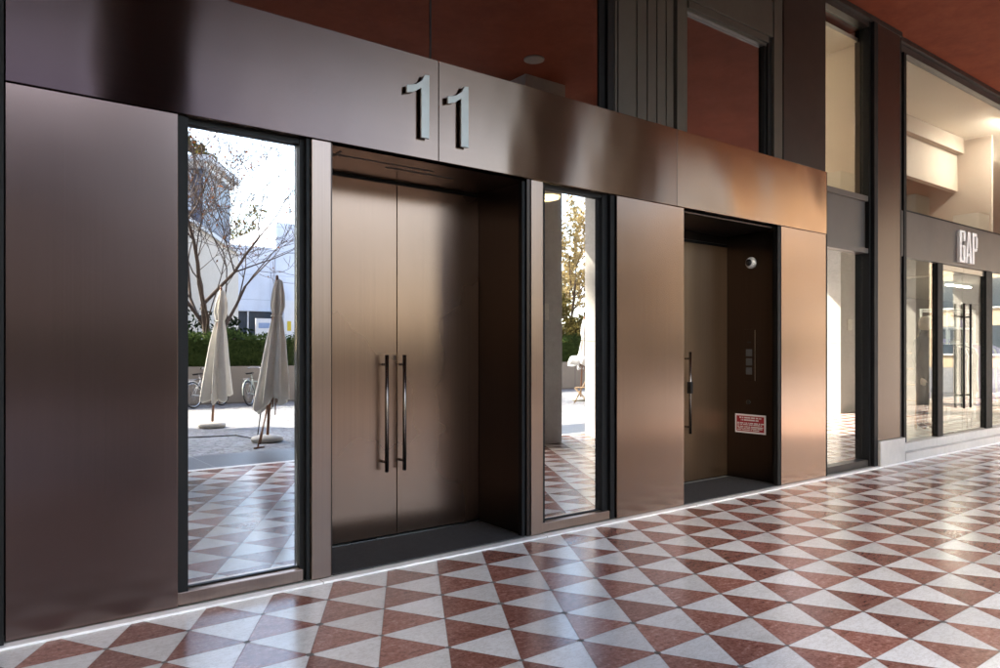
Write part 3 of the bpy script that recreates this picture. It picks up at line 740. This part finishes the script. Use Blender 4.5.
def chair(x, y, a, lab):
    c = thing('folding_chair', (x, y, -.012), lab, 'chair', 'wooden folding chairs on the plaza')
    Mr = Matrix.Rotation(a, 3, 'Z')
    def W(px, py, pz): return Vector((x, y, -.012)) + Mr @ Vector((px, py, pz))
    for s in (-.2, .2):
        MB().tube([W(s, .22, 0), W(s, -.2, .82)], .013, 6).build('leg', M['wood_light'], c)
        MB().tube([W(s*.9, -.2, 0), W(s*.9, .2, .44)], .013, 6).build('leg', M['wood_light'], c)
    T4 = Matrix.Translation(Vector((x, y, -.012))) @ Mr.to_4x4()
    m = MB()
    for i in range(6): m.box(-.2, .2, -.18+.065*i, -.13+.065*i, .44, .455, T4)
    m.build('seat', M['wood_light'], c)
    m = MB()
    for z in (.60, .70, .79): m.box(-.2, .2, -.17-(z-.6)*.5-.012, -.17-(z-.6)*.5, z-.03, z+.03, T4)
    m.build('backrest', M['wood_light'], c)
chair(14.3, -10.3, 2.4, 'pale wooden folding chair in front of the white parasol')
chair(13.7, -13.6, -.6, 'pale wooden folding chair behind the white parasol')

def bicycle(x, y, a, paint, lab):
    """rear wheel contact at x,y; heading a (radians from +X)"""
    b = thing('bicycle', (x, y, -.012), lab, 'bicycle', 'bicycles parked against the garden wall')
    Mr = Matrix.Rotation(a, 4, 'Z') @ Matrix.Rotation(R(6), 4, 'X'); T4 = Matrix.Translation(Vector((x, y, -.012))) @ Mr
    def W(px, pz, py=0): return T4 @ Vector((px, py, pz))
    M3 = (T4.to_3x3() @ Matrix.Rotation(R(90), 3, 'X'))
    for cx in (0, 1.06):
        w = MB().torus(W(cx, .345), .325, .020, M3, 30, 6).build('wheel', M['rubber'], b)
        MB().torus(W(cx, .345), .300, .012, M3, 30, 5).build('rim', M['chrome'], w)
        s = MB()
        for k in range(16):
            t = k*math.pi/8; s.tube([W(cx+.02*math.cos(t+1), .345+.02*math.sin(t+1), (-1)**k*.025), W(cx+.3*math.cos(t), .345+.3*math.sin(t))], .0022, 3)
        s.tube([W(cx, .345, -.05), W(cx, .345, .05)], .02, 8); s.build('spokes', M['chrome'], w)
        g2 = MB()
        pts = [W(cx+.365*math.cos(t), .345+.365*math.sin(t)) for t in [R(d) for d in range(20, 200, 15)]]
        g2.tube(pts, .016, 5).build('mudguard', paint, b)
    f = MB()
    bb = (.44, .29); st = (.30, .80); hd = (.92, .80); hl = (.95, .62)
    for p1, p2, r in ((bb, st, .017), (bb, hl, .019), (hd, hl, .020), ((.34, .66), hl, .017), (st, (.285, .88), .013)):
        f.tube([W(*p1), W(*p2)], r, 7)
    for s in (-.05, .05):
        f.tube([W(*bb), W(0, .345, s)], .011, 6).tube([W(.32, .72), W(0, .345, s)], .010, 6).tube([W(*hl), W(1.06, .345, s)], .013, 6)
    f.build('frame', paint, b)
    MB().tube([W(.92, .80), W(.89, 1.0), W(.86, 1.03)], .013, 6).tube([W(.72, 1.04, -.29), W(.84, 1.05, -.2), W(.88, 1.03, 0), W(.84, 1.05, .2), W(.72, 1.04, .29)], .012, 6).build('handlebar', M['chrome'], b)
    m = MB()
    for px, wd, pz in ((.12, .0, 0),): pass
    m.add([W(.14, .90, -.10), W(.14, .90, .10), W(.26, .91, .07), W(.42, .90, .02), W(.42, .90, -.02), W(.26, .91, -.07), W(.15, .86, -.08), W(.15, .86, .08), W(.42, .87, .015), W(.42, .87, -.015)],
          [(0,5,4,3,2,1), (6,7,8,9), (0,1,7,6), (1,2,8,7), (2,3,8), (3,4,9,8), (4,5,9), (5,0,6,9)], False)
    m.build('saddle', M['black'], b)
    m = MB().tube([W(-.22, .74, -.07), W(.28, .74, -.07)], .007, 5).tube([W(-.22, .74, .07), W(.28, .74, .07)], .007, 5)
    for i in range(5): m.tube([W(-.2+.1*i, .74, -.07), W(-.2+.1*i, .74, .07)], .006, 4)
    m.tube([W(-.12, .74, .07), W(0, .345, .06)], .006, 4).tube([W(-.12, .74, -.07), W(0, .345, -.06)], .006, 4)
    m.build('carrier', M['chrome'], b)
    m = MB().tube([W(.44, .29, -.10), W(.52, .16, -.10)], .010, 5).tube([W(.44, .29, .10), W(.36, .42, .10)], .010, 5).tube([W(.44, .29, -.1), W(.44, .29, .1)], .012, 6)
    m.torus(W(.44, .29, .05), .09, .008, M3, 18, 4)
    m.build('crank', M['chrome'], b)
    MB().lathe(W(.99, .86), [(.03, -.03), (.045, 0), (.03, .03)], 12).build('headlight', M['chrome'], b)
    return b
bicycle(6.42, -14.95, R(-48), M['bike_paint'], 'pale green bicycle against the garden wall behind the nearer parasol')
bicycle(5.0, -15.0, R(-35), M['bike_white'], 'white bicycle against the garden wall at the left, partly hidden')

gw = MB().box(-1, 40, -16.45, -16.15, -.012, 1.04)
tag(gw.build('garden_wall', M['garden_wall']), 'low beige concrete wall under the clipped hedge', 'wall')
def foliage_box(n, x0, x1, y0, y1, z0, z1, size, bump=.12, seed=1):
    rn = random.Random(seed); m = MB()
    for _ in range(n):
        x = rn.uniform(x0, x1); s = rn.random()
        bz = bump*(math.sin(x*2.3)+math.sin(x*5.1+1)+rn.gauss(0, .6))*.5
        if s < .4: y = rn.choice((y0, y1)) + rn.gauss(0, .05); z = rn.uniform(z0, z1+bz)
        elif s < .75: y = rn.uniform(y0, y1); z = z1+bz+rn.gauss(0, .05)
        else: y = rn.uniform(y0, y1); z = rn.uniform(z0, z1)
        m.leaf((x, y, z), size*rn.uniform(.6, 1.3), rn)
    return m
tag(foliage_box(34000, -1, 40, -17.1, -16.25, .95, 1.92, .055).box(-.95, 39.95, -17.0, -16.33, .9, 1.80).build('hedge', M['hedge']), 'long clipped green hedge above the low concrete wall', 'hedge')

def clump(m, c, r, n, size, rn, flat=.8):
    for _ in range(n):
        d = Vector((rn.gauss(0,1), rn.gauss(0,1), rn.gauss(0,1))).normalized()*r*rn.random()**.4
        m.leaf((c[0]+d.x, c[1]+d.y, c[2]+d.z*flat), size*rn.uniform(.6, 1.4), rn)
def tree(x, y, h, seed, lab, leafmat_, nleaf, trunk_h=1.9, r0=.11, spread=.55, size=.06, depth=5, name='bare_tree', rmin=.008, kids=(4, 3), base=-.012, group='trees around the plaza'):
    t = thing(name, (x, y, base), lab, 'tree', group)
    rn = random.Random(seed); tr = MB(); tw = MB(); tips = []
    def grow(p, d, L, r, lev):
        pts = [Vector(p)]; q = Vector(p); dd = Vector(d); rads = [r]
        n = 4
        for i in range(n):
            wv = .05 if lev == 0 else .15
            dd = (dd + Vector((rn.gauss(0,wv), rn.gauss(0,wv), rn.gauss(.05,.07)))).normalized()
            q = q + dd*L/n; pts.append(q.copy()); rads.append(max(rmin, r*(1-.42*(i+1)/n)))
        (tr if lev < 2 else tw).tube(pts, rads, 7 if lev < 2 else (5 if lev < 4 else 3), caps=False)
        if lev >= depth-2: tips.extend(pts[1:])
        if lev < depth:
            k = kids[0] if lev == 0 else kids[1]
            for j in range(k):
                s = pts[-1] if j == 0 else pts[rn.randint(2, 4)]
                a = d if lev == 0 else dd
                az = 2*math.pi*(j+rn.random()*.7)/k
                u = a.orthogonal().normalized(); w = a.cross(u)
                tilt = spread*(.3 if j == 0 else 1)*rn.uniform(.7, 1.25)
                nd = (a*math.cos(tilt) + (u*math.cos(az)+w*math.sin(az))*math.sin(tilt)).normalized()
                grow(s, nd, L*rn.uniform(.62, .85) if lev else (h-trunk_h)*.42*rn.uniform(.85, 1.1), rads[-1]*rn.uniform(.6, .8), lev+1)
    grow((x, y, base), Vector((0,0,1)), trunk_h, r0, 0)
    tr.build('trunk', M['bark'], t)
    tw.build('twigs', M['bark'], t)
    lf = MB()
    for _ in range(nleaf):
        q = rn.choice(tips); lf.leaf((q.x+rn.gauss(0,.08), q.y+rn.gauss(0,.08), q.z+rn.gauss(0,.08)), size*rn.uniform(.6, 1.3), rn)
    lf.build('leaves', leafmat_, t)
    return t
tree(6.2, -17.6, 8.6, 17, 'almost bare tree with russet leaves behind the hedge', M['leaf_russet'], 1100, 2.9, .15, .68, .055, 5, kids=(6, 4), rmin=.0085)
for i, (x, y, h, s, lab) in enumerate(((22.5, -20, 8.2, 31, 'yellow autumn tree nearest the white parasol'), (28.5, -24, 9.5, 32, 'yellow autumn tree second along the plaza'), (36, -22, 9, 33, 'yellow autumn tree third along the plaza'), (45, -27, 10, 34, 'yellow autumn tree at the far end of the plaza'))):
    tree(x, y, h, s, lab, M['leaf_yellow'], 5200, 2.2, .17, .6, .12, 4, 'autumn_tree')
def bush(x, y, z, r, n, size, mat, name, lab, seed, trunk=0.0, group=None, stretch=1.0):
    t = thing(name, (x, y, z), lab, 'tree' if trunk else 'shrub', group)
    rn = random.Random(seed); m = MB()
    for _ in range(9):
        d = Vector((rn.gauss(0,.45), rn.gauss(0,.45), rn.gauss(0,.4)))*r
        clump(m, (x+d.x, y+d.y, z+trunk+r*stretch+d.z*stretch), r*rn.uniform(.35, .6), n//9, size, rn)
    m.build('foliage', mat, t)
    MB().tube([(x, y, z), (x+.05, y, z+trunk+r*.5), (x, y+.05, z+trunk+r*1.2)], [.06*r+.03, .05*r+.02, .02], 6).build('trunk', M['bark'], t)
bush(5.55, -19.2, 0, 1.35, 1500, .09, M['evergreen'], 'evergreen_shrub', 'dark evergreen shrub behind the hedge at the left of the bare tree', 3, .4, 'evergreen shrubs behind the hedge')
bush(7.5, -20.0, 0, .5, 420, .08, M['evergreen'], 'evergreen_shrub', 'dark evergreen shrub behind the hedge at the right of the bare tree', 4, 1.7, 'evergreen shrubs behind the hedge')

for i, (x, y, r, lab) in enumerate(((19.5, -18.6, 1.5, 'russet shrub nearest the yellow trees'), (22.5, -18.4, 1.7, 'russet shrub under the first yellow tree'), (25.5, -18.8, 1.6, 'russet shrub farther along the hedge'))):
    bush(x, y, 0, r, 4200, .12, M['leaf_olive'], 'russet_shrub', lab, 90+i, .5, 'russet shrubs behind the hedge', 1.35)
# buildings round the plaza --------------------------------------------------
def frame(px, py, ang):          # box frame: local x along the wall, local y behind it
    return Matrix.Translation((px, py, 0)) @ Matrix.Rotation(ang, 4, 'Z')
def bpart(name, mat, parent, T, *dims):
    m = MB()
    for d in dims: m.box(*d, T)
    return m.build(name, mat, parent)
# beige block whose long wall runs away from the arcade
ang = math.atan2(-.883, .469)
b = thing('beige_building', (5.5, -20.0, 0), 'plain beige building with a sloping line of wall behind the bare tree', 'building')
T = frame(5.5, -20.0, ang)
bpart('wall', M['beige_wall'], b, T, (0, 11.3, -9, 0, -.05, 6.0))
bpart('parapet', M['roof_edge'], b, T, (-.1, 11.4, -9.1, .1, 6.0, 6.15))
# blue-grey block with overhanging pale roof and roof garden
b = thing('blue_building', (9.6, -31.5, 0), 'blue grey clad building with overhanging pale roof and roof garden', 'building')
T = frame(9.6, -31.5, math.atan2(-.848, .53))
bpart('wall', M['clad_blue'], b, T, (0, 4.6, -14, 0, -.05, 10.2))
bpart('roof', M['roof_edge'], b, T, (-.5, 5.0, -14.5, .5, 10.5, 10.75), (-.2, 4.8, -14.2, .2, 10.2, 10.5))
for k in range(4):
    for z in (2.2, 5.4, 8.2):
        wnd = bpart('window', M['win_pale'], b, T, (-.06, -.01, -2.3-2.9*k, -.5-2.9*k, z, z+1.9))
        bpart('window_frame', M['frame_brown'], wnd, T, (-.09, -.065, -1.45-2.9*k, -1.35-2.9*k, z, z+1.9), (-.09, -.065, -2.3-2.9*k, -.5-2.9*k, z+.9, z+.96))
for i, (dx, dy, r) in enumerate(((.3, -1.0, .85), (1.6, -.7, .8), (2.9, -.5, .6), (.2, -2.8, 1.1), (.2, -5.0, 1.2))):
    q = T @ Vector((dx, dy, 10.85))
    bush(q.x, q.y, 10.75, r*.75, 700, .10, M['leaf_olive'], 'roof_shrub', 'olive green shrub growing on the roof of the blue grey building', 50+i, 0, 'shrubs on the roof garden')
# long white panelled building with glazed ground floor
b = thing('white_building', (13.5, -40.5, 0), 'long white panelled building with glazed ground floor', 'building')
bpart('wall', M['clad_white'], b, Matrix.Identity(4), (8.5, 16.4, -52, -40.6, 3.95, 8.0), (8.5, 9.6, -52, -40.6, -.05, 3.94), (16.401, 24, -52, -40.4, -.05, 9.6))
for i in range(4):
    x = 9.65+1.7*i
    wnd = bx('window', M['win_dark'], b, (x, x+1.62, -40.9, -40.7, .4, 3.93))
    bx('window_frame', M['white'], wnd, (x+1.63, x+1.70, -40.95, -40.62, -.05, 3.94), (x, x+1.62, -40.68, -40.6, -.05, .4))
rn = random.Random(8)
for i in range(9):
    bush(10.2+1.3*i+rn.uniform(-.3, .3), -55-rn.uniform(0, 3), 0, 2.2, 900, .16, M['leaf_olive'], 'dense_tree', 'olive brown tree rising behind the white building', 70+i, 7.6+rn.uniform(-.4, .9), 'trees behind the white building')
s = thing('street_board', (14.2, -36, 0), 'white board with blue lettering band in front of the white building', 'sign')
bx('board', M['white'], s, (13.65, 14.7, -36.1, -36.0, 1.3, 3.3)); bx('blue_band', M['sign_blue'], s, (13.8, 14.55, -35.995, -35.985, 2.75, 3.05)); bx('post', M['frame_grey'], s, (13.7, 13.78, -36.2, -36.11, -.05, 3.3), (14.57, 14.65, -36.2, -36.11, -.05, 3.3))
s = thing('street_board', (17.2, -39, 0), 'white board with a yellow mark and blue dots by the pale wall', 'sign')
bx('board', M['white'], s, (16.4, 18.1, -39.1, -39.0, 1.6, 4.6)); bx('yellow_mark', M['sign_yellow'], s, (16.6, 16.85, -38.995, -38.985, 2.7, 3.3))
MB().lathe((17.4, -38.99, 3.6), [(.2, 0), (.2, .02)], 16, Matrix.Rotation(R(-90), 3, 'X')).lathe((17.45, -38.99, 2.9), [(.16, 0), (.16, .02)], 16, Matrix.Rotation(R(-90), 3, 'X')).build('blue_dots', M['sign_blue'], s)
bx('post', M['frame_grey'], s, (16.45, 16.55, -39.2, -39.11, -.05, 4.6), (17.95, 18.05, -39.2, -39.11, -.05, 4.6))
# sand stone block beyond the yellow trees (lights and colours the far end of the fascia)
b = thing('sandstone_building', (60, -44, 0), 'tall sunlit sandstone building beyond the yellow trees', 'building')
bpart('wall', M['sand_facade'], b, Matrix.Identity(4), (50.3, 84, -48, -44, -.05, 17)); bpart('end_wall', M['clad_pale'], b, Matrix.Identity(4), (50, 50.29, -48, -44, -.05, 17))
bpart('roof', M['roof_edge'], b, Matrix.Identity(4), (49.6, 84.4, -48.4, -43.5, 17, 17.5))
for i in range(9):
    for k in range(4):
        x = 51.5+3.6*i; z = 1.2+4*k
        wnd = bx('window', M['win_dark'], b, (x, x+1.7, -44.1, -43.98, z, z+2.4)); bx('sill', M['roof_edge'], wnd, (x-.1, x+1.8, -43.97, -43.8, z-.15, z-.02))
b = thing('grey_block', (-4, -33, 0), 'long dark grey building added across the plaza to darken reflections in the bronze front', 'building')  # added to darken what the first cladding sheet reflects
bpart('wall', M['wing'], b, Matrix.Identity(4), (-9.5, 4.2, -44, -30, -.05, 12.0))
bpart('roof', M['roof_edge'], b, Matrix.Identity(4), (-9.8, 4.5, -44.3, -29.7, 12.0, 12.35))
for i in range(4):
    for k in range(3):
        x = -8.6+3.2*i; z = 1.0+3.7*k
        wnd = bx('window', M['win_dark'], b, (x, x+1.6, -30.05, -29.98, z, z+2.3)); bx('sill', M['roof_edge'], wnd, (x-.1, x+1.7, -29.97, -29.85, z-.15, z-.02))
b = thing('ochre_building', (74, -26, 0), 'broad ochre building added at the far end of the plaza for warm reflections', 'building')  # added to block far sky glare and warm the reflections
bpart('wall', M['sand_facade'], b, Matrix.Identity(4), (70, 84, -43, -7.5, -.05, 18))
bpart('roof', M['roof_edge'], b, Matrix.Identity(4), (69.5, 84.4, -43.4, -7.1, 18, 18.5))
for i in range(9):
    for k in range(4):
        y = -41.5+3.7*i; z = 1.2+4*k
        wnd = bx('window', M['win_dark'], b, (69.95, 70.02, y, y+1.7, z, z+2.4)); bx('sill', M['roof_edge'], wnd, (69.8, 69.94, y-.1, y+1.8, z-.15, z-.02))
# unseen wing put up to keep the near plaza and arcade end in shade
b = thing('shading_wing', (-14, -12, 0), 'tall dark brown unseen wing added to shade the near plaza and arcade end', 'building')
bpart('wall', M['wing'], b, Matrix.Identity(4), (-30, -11.8, -27.4, -6.2, -.05, 28), (-30, -7.0, -6.19, 9, -.05, 28))
bpart('roof', M['roof_edge'], b, Matrix.Identity(4), (-30.3, -11.5, -27.7, -6.25, 28, 28.4))
for i in range(6):
    for k in range(7):
        y = -26+3.2*i; z = 1.0+3.7*k
        wnd = bx('window', M['win_dark'], b, (-11.82, -11.75, y, y+1.6, z, z+2.3)); bx('sill', M['roof_edge'], wnd, (-11.74, -11.6, y-.1, y+1.7, z-.15, z-.02))
# upper storeys over the arcade and its rear wall
b = thing('upper_storeys', (20, 2, 6.3), 'upper storeys of the building carried over the arcade', 'building')
bpart('wall', M['wing'], b, Matrix.Identity(4), (-6.9, 60, -6.95, 9, 6.301, 20))
bpart('rear_wall', M['wing'], b, Matrix.Identity(4), (-7, 60, 9.01, 9.2, -.05, 20))

# --------------------------------------------------------- light and camera
AZ, EL = R(42), R(39.5)     # the sun stands over the plaza, behind to the left
d = Vector((math.sin(AZ)*math.cos(EL), math.cos(AZ)*math.cos(EL), -math.sin(EL)))   # the way light travels
sun = bpy.data.lights.new('sun', 'SUN'); sun.energy = 2.1; sun.angle = R(.53); sun.color = (1.0, .93, .83)
so = bpy.data.objects.new('sun', sun); C.objects.link(so); so.rotation_euler = d.to_track_quat('-Z', 'Y').to_euler(); so.location = (-20, -30, 40)
w = bpy.data.worlds.new('World'); sc.world = w; w.use_nodes = True
nt = w.node_tree; bgn = nt.nodes['Background']
sky = nt.nodes.new('ShaderNodeTexSky'); sky.sky_type = 'NISHITA'; sky.sun_disc = False
sky.sun_elevation = EL; sky.sun_rotation = math.atan2(-d.x, -d.y) % (2*math.pi)
sky.air_density = 1.0; sky.dust_density = 2.0; sky.ozone_density = 1.0
nt.links.new(sky.outputs[0], bgn.inputs[0]); bgn.inputs[1].default_value = .15

YAW = R(37.2555)
cam_ = bpy.data.cameras.new('camera'); cam_.sensor_width = 36; cam_.lens = 36*721.3/1000
cam_.shift_y = (350.16-334)/1000; cam_.clip_end = 3000; cam_.clip_start = .05
co = bpy.data.objects.new('camera', cam_); C.objects.link(co)
co.location = (0, -4.4389, 1.5); co.rotation_euler = (R(90), 0, -YAW)
sc.camera = co
vs = sc.view_settings
vs.view_transform = 'Standard'; vs.look = 'None'; vs.gamma = 1; vs.use_curve_mapping = False
vs.exposure = 3.42
vs.use_white_balance = True; vs.white_balance_temperature = 7000; vs.white_balance_tint = 7
sc.cycles.max_bounces = 14; sc.cycles.glossy_bounces = 8; sc.cycles.transparent_max_bounces = 16; sc.cycles.diffuse_bounces = 5
sc.cycles.use_denoising = True
sc.cycles.sample_clamp_indirect = 12
